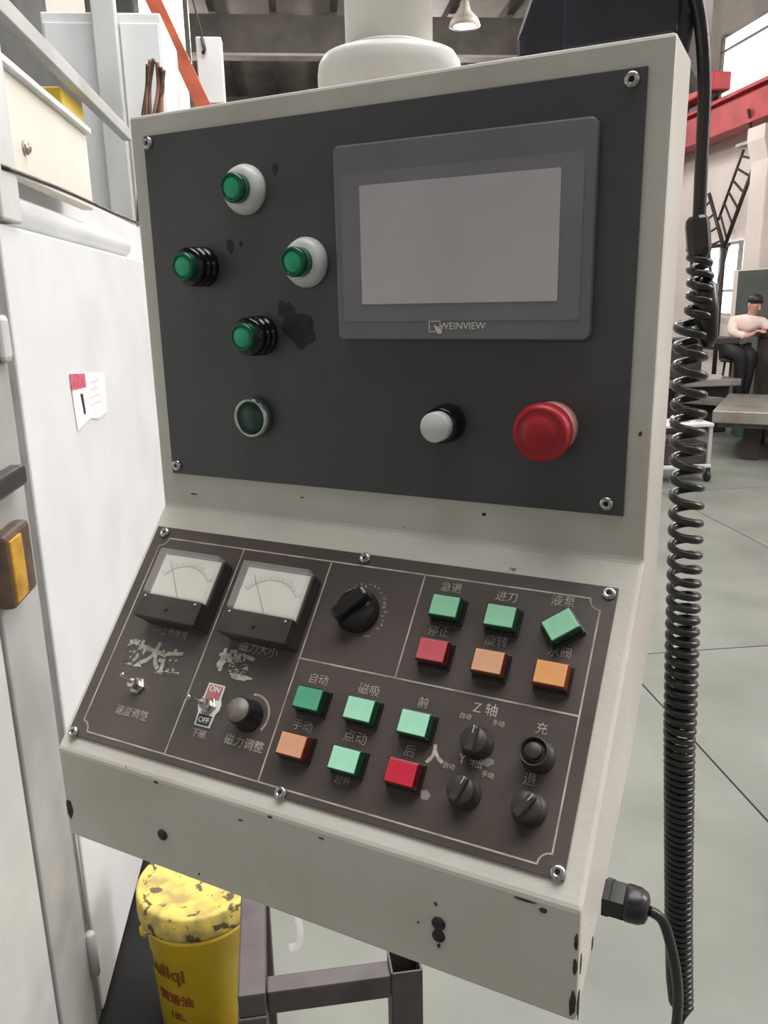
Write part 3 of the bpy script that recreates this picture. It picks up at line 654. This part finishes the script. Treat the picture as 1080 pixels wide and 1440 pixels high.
G().lathe([(.0103, .012), (.0103, .0245), (.0095, .0255), (0, .0258)], M_WHITEPL, seg=36).obj('cap', M_WHITEPL, b, M_ID)
b = G().lathe([(.0172, 0), (.0172, .012), (.0165, .0145), (0, .0145)], M_PINK, seg=40).obj('emergency_stop', M_PINK, con, U(.1412, .0870, .002), label='red mushroom emergency stop with faded pink collar')
G().lathe([(.010, .012), (.0165, .0155), (.0186, .019), (.0190, .024), (.0184, .029), (.0160, .032), (.0150, .0318), (.0120, .0316), (.0100, .0336), (.006, .0345), (0, .0347)], M_RED, seg=40).obj('mushroom_head', M_RED, b, M_ID, label='red mushroom head')
# stains (removed-label glue) on the upper panel: real dark marks with their own outline
M_STAIN = mat('glue_stain', sr(48, 48, 48), sr(38, 38, 38), rough=0.6, scale=70)
for (x, z, rx, rz) in ((-.0545, .1510, .0165, .0175), (-.0655, .1655, .0085, .0085), (-.1130, .2130, .004, .007), (-.0685, .2640, .003, .005), (-.1030, .214, .002, .003)):
    G().prism(blob(x, z, rx, rz, 18, .42), .0020, .00215 + rx * .01, M_STAIN, M=FU).obj('glue_mark', M_STAIN, up)

# desk panel
dx0, dx1, dl0, dl1 = -.1993, .1923, .0211, .2040
lp = G().prism([(dx0, -dl1), (dx1, -dl1), (dx1, -dl0), (dx0, -dl0)], 0, .002, M_LPLATE, bev=.0006, M=FD).obj('desk_panel', M_LPLATE, con, label='dark brown engraved desk panel')
for x, l in ((-.1885, .0268), (.0055, .0250), (.1868, .0262), (.1883, .1998), (-.0007, .2012), (-.1935, .2018)): screw(D(x, l, .002), .0046)
def line(g, p, q, w=.0011):
    p, q = Vector(p), Vector(q); d = q - p; n = Vector((-d.y, d.x)).normalized() * w / 2; e = d.normalized() * w * .4
    g.prism([tuple(p - e + n), tuple(p - e - n), tuple(q + e - n), tuple(q + e + n)], 0, .0002)
g = G()
x0, x1, l0, l1, k = -.189, .1832, .0312, .1985, .0075
def cc(cx, cl, a0, a1):
    return [(cx + k * math.cos(math.radians(a0 + (a1 - a0) * t / 5)), -cl + k * math.sin(math.radians(a0 + (a1 - a0) * t / 5))) for t in range(6)]
bd = [(x0 + k, -l0), (x1 - k, -l0)] + cc(x1, l0, 180, 270)[1:] + [(x1, -l1 + k)] + cc(x1, l1, 90, 180)[1:] + [(x0 + k, -l1)] + cc(x0, l1, 0, 90)[1:] + [(x0, -l0 - k)] + cc(x0, l0, 270, 360)[1:]
for a, b in zip(bd, bd[1:]): line(g, a, b)
for a, b in (((-.1035, -l0), (-.1040, -l1)), ((-.0214, -l0), (-.0208, -l1)), ((.0568, -l0), (.0564, -.1090)), ((-.0214, -.1090), (x1, -.1092))): line(g, a, b)
g.obj('printed_border', M_PRINT, lp, FD @ T(0, 0, .002))
def cap(body, x, l, size=.0072, m=None, rot=0, bold=.0, nm='caption'):
    return text(nm, body, size, m or M_PRINTDIM, lp, D(x, l, .00215) @ RZ(rot), bold)
cap('一工作速度', -.141, .1105, .0066); cap('速度调整', -.1473, .1770, .0080)
cap('磁力大小', -.0575, .1092, .0088, M_PRINT); cap('磁力调整', -.0420, .1770, .0084, M_PRINT); cap('下磁', -.0817, .1785, .0066)
cap('自动', -.0005, .1217, .0082); cap('手动', -.0010, .1555, .0082); cap('磁吸', .0403, .1215, .0086); cap('前', .0813, .1222, .0082)
cap('点动', .0405, .1545, .0090, M_PRINT); cap('后', .0810, .1545, .0082); cap('起升', .0406, .1835, .0060)
cap('急退', .0790, .0385, .0080); cap('进刀', .1200, .0392, .0080); cap('液泵', .1585, .0365, .0082)
cap('停止', .0785, .0717, .0080); cap('旋转', .1203, .0714, .0080); cap('水阀', .1632, .0714, .0080)
cap('Z 轴', .1240, .1175, .0088, M_PRINT); cap('自动', .1120, .1245, .0042, M_PRINT); cap('手动', .1345, .1245, .0042, M_PRINT)
cap('Y 轴', .1225, .1512, .0088, M_PRINT); cap('自动', .1095, .1575, .0042, M_PRINT); cap('手动', .1352, .1570, .0042, M_PRINT)
cap('充', .1622, .1220, .0080); cap('退', .1615, .1537, .0084)
# handwritten marker strokes
text('handwriting', '数', .0225, M_SCRIB, lp, D(-.1660, .1330, .00215) @ RZ(.12), .0007)
text('handwriting', '大', .0205, M_SCRIB, lp, D(-.1485, .1315, .00215) @ RZ(-.1), .0009)
text('handwriting', '速', .0225, M_SCRIB, lp, D(-.1310, .1350, .00215) @ RZ(.15), .0007)
text('handwriting', '松', .0175, M_SCRIB, lp, D(-.0800, .1230, .00215) @ RZ(.1), .0009)
text('handwriting', '紧', .0175, M_SCRIB, lp, D(-.0660, .1245, .00215) @ RZ(-.1), .0009)
G().prism(blob(-.0645, -.1320, .011, .0035, 16, .5), 0, .0003, M_SCRIB).obj('handwriting', M_SCRIB, lp, FD @ T(0, 0, .002))
text('handwriting', '人', .0120, M_SCRIB, lp, D(.0985, .1530, .00215) @ RZ(.2), .0006)
for (x, l, rx, rl) in ((.0990, .178, .0045, .0035), (.132, .149, .006, .004)):
    G().prism(blob(x, -l, rx, rl, 14, .4), 0, .0002, M_CHALK).obj('dust_mark', M_CHALK, lp, FD @ T(0, 0, .002))
# chalky worn dial ring round the rotary switch
g = G()
for k in range(22):
    a = math.radians(-60 + k * 9.5 + random.uniform(-3, 3)); rr = .0205 + random.uniform(-.0012, .0018)
    g.prism(blob(.0140 + rr * math.cos(a), -.0665 + rr * math.sin(a), random.uniform(.0006, .0020), random.uniform(.0005, .0016), 7, .4), 0, .0002, M_CHALK)
g.obj('worn_scale', M_CHALK, lp, FD @ T(0, 0, .002))

# analogue panel meters
def meter(x, l, tilt, label):
    w = .0605; M = D(x, l, .002) @ RZ(tilt)
    b = G().box((0, -.0035, .0065), (w, .058, .013), M_METERB, bev=.0015).obj('panel_meter', M_METERB, con, M, label=label)
    # front hood and clear cover over the dial
    G().box((0, -.0232, .0165), (w, .0195, .0095), M_METERB, bev=.0012).obj('front_hood', M_METERB, b, M_ID)
    G().box((0, .0050, .0132), (w * .93, .036, .0012), M_DIAL).obj('dial', M_DIAL, b, M_ID)
    g = G()
    cxd, cyd = 0, -.012
    for k in range(21):
        a = math.radians(38 + 104 * k / 20); r0, r1 = .0275, (.0325 if k % 5 == 0 else .0305)
        q0, q1 = (cxd + r0 * math.cos(a), cyd + r0 * math.sin(a)), (cxd + r1 * math.cos(a), cyd + r1 * math.sin(a))
        line(g, q0, q1, .0004)
    for k in range(20):
        a, b2 = math.radians(38 + 104 * k / 20), math.radians(38 + 104 * (k + 1) / 20)
        line(g, (cxd + .0275 * math.cos(a), cyd + .0275 * math.sin(a)), (cxd + .0275 * math.cos(b2), cyd + .0275 * math.sin(b2)), .0004)
    g.obj('scale_marks', M_INK, b, T(0, 0, .0139))
    g = G(); line(g, (0, -.010), (-.019, .0165), .0006); g.obj('needle', M_INK, b, T(0, 0, .0155))
    G().box((0, .0065, .0178), (w * .985, .0385, .0075), M_CLEAR, bev=.0010).obj('clear_cover', M_CLEAR, b, M_ID)
    G().lathe([(.0016, 0), (.0014, .0008), (0, .0008)], M_SOCKET, seg=10).obj('adjust_screw', M_SOCKET, b, T(0, -.0245, .0212))
    for sx in (-.025, .025): G().lathe([(.0012, 0), (.001, .0006), (0, .0006)], M_SCREW, seg=8).obj('cover_screw', M_SCREW, b, T(sx, -.0165, .0212))
meter(-.1370, .0735, 0.0, 'left analogue meter')
meter(-.0545, .0735, 0.0, 'right analogue meter')

# rotary selector with lever
b = G().lathe([(.0165, 0), (.0165, .003), (.0140, .005), (.0128, .012), (0, .012)], M_BLKPL, seg=36).obj('rotary_switch', M_BLKPL, con, D(.0140, .0670, .002), label='black rotary switch with bar handle')
G().box((0, 0, .0150), (.030, .0105, .012), M_BLKPL, bev=.0025, M=RZ(math.radians(50))).obj('bar_handle', M_BLKPL, b, M_ID)
# small selector knobs
def sel(x, l, ang, style='bar'):
    b = G().lathe([(.0108, 0), (.0108, .0015), (.0092, .002), (.0090, .011), (.0082, .0125), (0, .0125)], M_BLKKNOB, seg=40, flute=-.05).obj('selector_knob', M_BLKKNOB, con, D(x, l, .002))
    if style == 'bar':
        G().box((0, 0, .0132), (.0165, .0052, .0065), M_BLKKNOB, bev=.0014, M=RZ(ang)).obj('grip', M_BLKKNOB, b, M_ID)
        G().box((.0055, 0, .01665), (.005, .0007, .0004), M_PRINTDIM, M=RZ(ang)).obj('pointer', M_PRINTDIM, b, M_ID)
    else:
        G().lathe([(.0050, .0120), (.0050, .0165), (.0042, .0172), (0, .0172)], M_BLKKNOB, M=T(0, 0, 0), seg=28).obj('grip', M_BLKKNOB, b, M_ID)
        G().lathe([(.0078, .0120), (.0090, .0120), (.0090, .0150), (.0080, .0152), (.0078, .0120)], M_BLKKNOB, seg=32).obj('rim', M_BLKKNOB, b, M_ID)
sel(.1243, .1395, math.radians(86)); sel(.1238, .1705, math.radians(70)); sel(.1635, .1385, 0, 'round'); sel(.1650, .1700, math.radians(58))
# toggles
def toggle(x, l, tilt, L=.013):
    b = G().lathe([(.0068, 0), (.0068, .0018), (.0060, .0022), (.0042, .0024), (.0042, .0085), (.0036, .0095), (0, .0095)], M_NICKEL, seg=6, smooth=False).obj('toggle_switch', M_NICKEL, con, D(x, l, .0022), label='nickel toggle switch')
    G().lathe([(.0012, 0), (.0014, L * .6), (.0024, L * .85), (.0026, L), (.0016, L * 1.1), (0, L * 1.12)], M_NICKEL, M=T(0, 0, .008) @ RY(math.radians(-34)) @ RX(math.radians(tilt)), seg=16).obj('lever', M_NICKEL, b, M_ID)
toggle(-.1515, .1560, -18, .010); toggle(-.0815, .1575, 0, .0125)
pts = [(-.0075, .0160), (.0075, .0160), (.0078, .0060), (.0098, .0020), (.0098, -.0020), (.0078, -.0060), (.0070, -.0160), (-.0070, -.0160), (-.0078, -.0060), (-.0098, -.0020), (-.0098, .0020), (-.0078, .0060)]
tp = G().prism(pts, 0, .0008, M_WHITEPL).obj('switch_plate', M_WHITEPL, con, D(-.0810, .1570, .002), label='ON OFF plate behind toggle')
G().prism([(x * .82, .0150 if y > .015 else y * .82) for x, y in pts[:3] + pts[11:] if True], .0008, .0011, M_PINKRED).obj('red_field', M_PINKRED, tp, M_ID)
G().prism([(-.0060, -.0075), (.0060, -.0075), (.0056, -.0150), (-.0056, -.0150)], .0008, .0011, M_METERB).obj('dark_field', M_METERB, tp, M_ID)
text('lettering', 'ON', .0062, M_WHITEPL, tp, T(0, .0118, .0012), .0001); text('lettering', 'OFF', .0056, M_WHITEPL, tp, T(0, -.0115, .0012), .0001)
# potentiometer knob with printed arc
b = G().lathe([(.0118, 0), (.0118, .0015), (.0102, .0025), (.0098, .016), (.0090, .0172), (0, .0172)], M_BLKPL, seg=48, flute=-.04).obj('potentiometer_knob', M_BLKPL, con, D(-.0455, .1575, .002), label='black knob with dull silver cap')
G().lathe([(.0088, .0168), (.0086, .0176), (0, .0180)], mat('dull_silver', sr(134, 126, 118), sr(112, 105, 98), rough=.5, metal=.3, scale=90), seg=36).obj('cap', M_NICKEL, b, M_ID)
g = G()
for k in range(14):
    a0, a1 = math.radians(100 - k * 9.5), math.radians(100 - (k + 1) * 9.5); r0 = .0148
    line(g, (r0 * math.cos(a0), r0 * math.sin(a0)), (r0 * math.cos(a1), r0 * math.sin(a1)), .0016)
g.obj('printed_arc', M_PRINT, lp, D(-.0445, .1565, .002))

# square illuminated buttons
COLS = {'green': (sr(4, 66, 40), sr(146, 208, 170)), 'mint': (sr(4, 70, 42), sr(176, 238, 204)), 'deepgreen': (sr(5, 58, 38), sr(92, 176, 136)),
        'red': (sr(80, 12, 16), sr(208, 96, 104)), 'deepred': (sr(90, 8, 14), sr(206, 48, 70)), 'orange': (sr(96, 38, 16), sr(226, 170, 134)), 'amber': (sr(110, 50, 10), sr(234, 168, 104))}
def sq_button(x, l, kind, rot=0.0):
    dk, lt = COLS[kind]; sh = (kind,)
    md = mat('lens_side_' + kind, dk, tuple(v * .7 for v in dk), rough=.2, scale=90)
    ml = mat('lens_top_' + kind, lt, tuple(v * .9 for v in lt), rough=.35, scale=70)  # pale top colour includes the washed-out gloss reflection
    nm = {'green': 'green', 'mint': 'bright mint green', 'deepgreen': 'deeper green', 'red': 'pale red', 'deepred': 'crimson', 'orange': 'dull orange', 'amber': 'bright orange'}[kind]
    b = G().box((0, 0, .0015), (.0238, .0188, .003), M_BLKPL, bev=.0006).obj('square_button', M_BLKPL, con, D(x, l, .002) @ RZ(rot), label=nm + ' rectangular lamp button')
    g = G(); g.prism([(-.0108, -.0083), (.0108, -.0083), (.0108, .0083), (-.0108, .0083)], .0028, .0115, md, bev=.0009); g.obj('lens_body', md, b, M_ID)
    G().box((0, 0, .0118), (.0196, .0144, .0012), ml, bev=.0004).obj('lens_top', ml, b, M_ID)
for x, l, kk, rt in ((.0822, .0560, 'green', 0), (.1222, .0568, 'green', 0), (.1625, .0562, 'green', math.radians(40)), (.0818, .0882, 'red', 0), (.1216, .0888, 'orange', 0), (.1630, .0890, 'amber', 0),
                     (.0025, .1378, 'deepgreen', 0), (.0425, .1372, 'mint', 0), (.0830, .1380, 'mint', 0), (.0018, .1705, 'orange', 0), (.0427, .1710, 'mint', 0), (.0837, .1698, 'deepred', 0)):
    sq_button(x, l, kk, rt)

# cable gland on the right side with its own cable
gl = G().lathe([(.0125, 0), (.0125, .004), (.0118, .005), (.0118, .013), (.0108, .0145), (0, .0145)], M_BLKPL, seg=6, smooth=False).obj('cable_gland', M_BLKPL, con, T(A, -.0740, -.2035) @ RY(PI / 2), label='black plastic cable gland')
G().lathe([(.0116, .0135), (.0118, .016), (.0114, .022), (.0095, .0260), (.0060, .0275), (0, .0275)], M_BLKPL, seg=24, flute=-.05).obj('gland_nut', M_BLKPL, gl, M_ID)
o = G().tube(smooth_path([(A + .028, -.074, Z0 - .2045), (A + .036, -.071, Z0 - .2120), (.2475, -.071, Z0 - .2320), (.2520, -.070, Z0 - .2550), (.2535, -.067, Z0 - .2800), (.2530, -.062, Z0 - .33), (.256, -.03, Z0 - .44), (A + .066, .07, Z0 - .62), (A + .09, .12, Z0 - 1.0), (A + .12, .16, Z0 - 1.30), (A + .19, .2, .006), (A + .5, .3, .006)], 8), .0033, M_CORD, seg=10).obj('console_cable', M_CORD)
tag(o, 'thin black cable bending down from the gland on the console side', 'cable')

# arm pipe with flange on top
r = thing('support_pipe', 'white round support pipe with a wide flange standing on the console top', 'pipe', T(-.0375, .125, Z0 + .3128))
G().lathe([(.0575, 0.001), (.0585, .004), (.0585, .034), (.0572, .042), (.0535, .0475), (.0420, .0505), (0, .0505)], M_PIPE, seg=64).obj('flange', M_PIPE, r)
G().lathe([(.0352, .050), (.0352, 1.6)], M_PIPE, seg=48).obj('pipe', M_PIPE, r)
G().lathe([(.0385, .0503), (.0375, .0535), (.0352, .0545)], M_PIPE, seg=48).obj('weld_collar', M_PIPE, r)

# black housing on top right
r = thing('pendant_holder', 'blue-black plastic holder on the console top right corner, the coiled cable leaves it', 'housing', T(.137, .125, Z0 + .3148))
g = G(); g.prism([(-.052, 0), (.062, 0), (.066, .03), (.066, .14), (-.014, .14), (-.034, .08), (-.053, .032)], -.05, .05, M_HOUS, bev=.008, M=RX(PI / 2), seg=3); g.obj('body', M_HOUS, r)
G().box((.020, -.0535, .065), (.075, .008, .10), M_HOUS, bev=.003).obj('front_cover', M_HOUS, r)
G().lathe([(.010, 0), (.010, .012), (.0075, .016), (0, .016)], M_BLKPL, M=T(.058, -.046, .05) @ RX(PI / 2), seg=20).obj('cable_outlet', M_BLKPL, r)

# coiled cable
cc_ = thing('coiled_cable', 'black coiled cable hanging beside the right side of the console', 'cable', T(.213, .09, Z0 + .20))
org = Vector((.213, .09, .20))
def L(p): return Vector(p) - org
G().tube(smooth_path([L(p) for p in ((.195, .070, .372), (.2000, .073, .362), (.2068, .082, .335), (.2105, .090, .300), (.2115, .092, .26), (.2130, .092, .213))], 8), .0044, M_CORD, seg=12).obj('straight_cord', M_CORD, cc_)
G().lathe([(.0055, .0180), (.0075, .016), (.0082, .012), (.0082, -.004), (.0070, -.008), (.0045, -.010)], M_BLKPL, M=T(.0008, .001, 0.004) @ RY(math.radians(-8)), seg=10, smooth=False).obj('strain_relief', M_BLKPL, cc_)
G().lathe([(.0020, .022), (.0075, .016), (.0085, 0), (.0070, -.020), (.0035, -.026)], M_BLKPL, M=T(.0085, .004, -.040) @ RY(math.radians(-6)), seg=18).obj('end_sleeve', M_BLKPL, cc_)
AX = [(.1950, .2145, .0065), (.1790, .2165, .0070), (.1600, .2175, .0075), (.1480, .2130, .0098), (.1341, .2130, .0098), (.098, .2146, .0100), (.0566, .2165, .0100), (.0094, .2188, .0100), (-.0492, .2213, .0100), (-.1052, .2236, .0100),
      (-.1792, .2270, .0098), (-.2762, .2330, .0092), (-.3442, .2375, .0090), (-.4000, .2420, .0088), (-.4250, .2450, .0080)]
def axis_at(z):
    for (za, xa, ra), (zb, xb, rb) in zip(AX, AX[1:]):
        if za >= z >= zb: t = (za - z) / (za - zb); return xa + (xb - xa) * t, ra + (rb - ra) * t
    return (AX[0][1], AX[0][2]) if z > AX[0][0] else (AX[-1][1], AX[-1][2])
PT = [(.30, .0085), (.165, .0088), (.150, .0136), (.02, .0136), (-.02, .0118), (-.05, .0100), (-.1, .0088), (-.15, .0080), (-.18, .0066), (-.21, .0056), (-.5, .0054)]
def pitch_at(z):
    for (za, pa), (zb, pb) in zip(PT, PT[1:]):
        if za >= z >= zb: return pa + (pb - pa) * (za - z) / (za - zb)
    return PT[-1][1]
pts = []; z = .1950; th = math.radians(200); rad = []
n = 20
while z > -.4250:
    x, rr = axis_at(z); pts.append(L((x + rr * math.cos(th), .092 + rr * math.sin(th), z)))
    rad.append(.0031 if z < .160 else .0026)
    if z < -.17: rad[-1] = .00265
    th += 2 * PI / n; z -= pitch_at(z) / n
G().tube(pts, rad, M_CORD, seg=8).obj('coil', M_CORD, cc_)
e = pts[-1] + org
G().tube(smooth_path([e - org, L((.2450, .088, -.45)), L((.252, .09, -.52)), L((.27, .11, -.8)), L((.29, .14, -1.2)), L((.32, .2, -Z0 + .006)), L((.6, .4, -Z0 + .006))], 8), .0030, M_CORD, seg=10).obj('tail_cord', M_CORD, cc_)
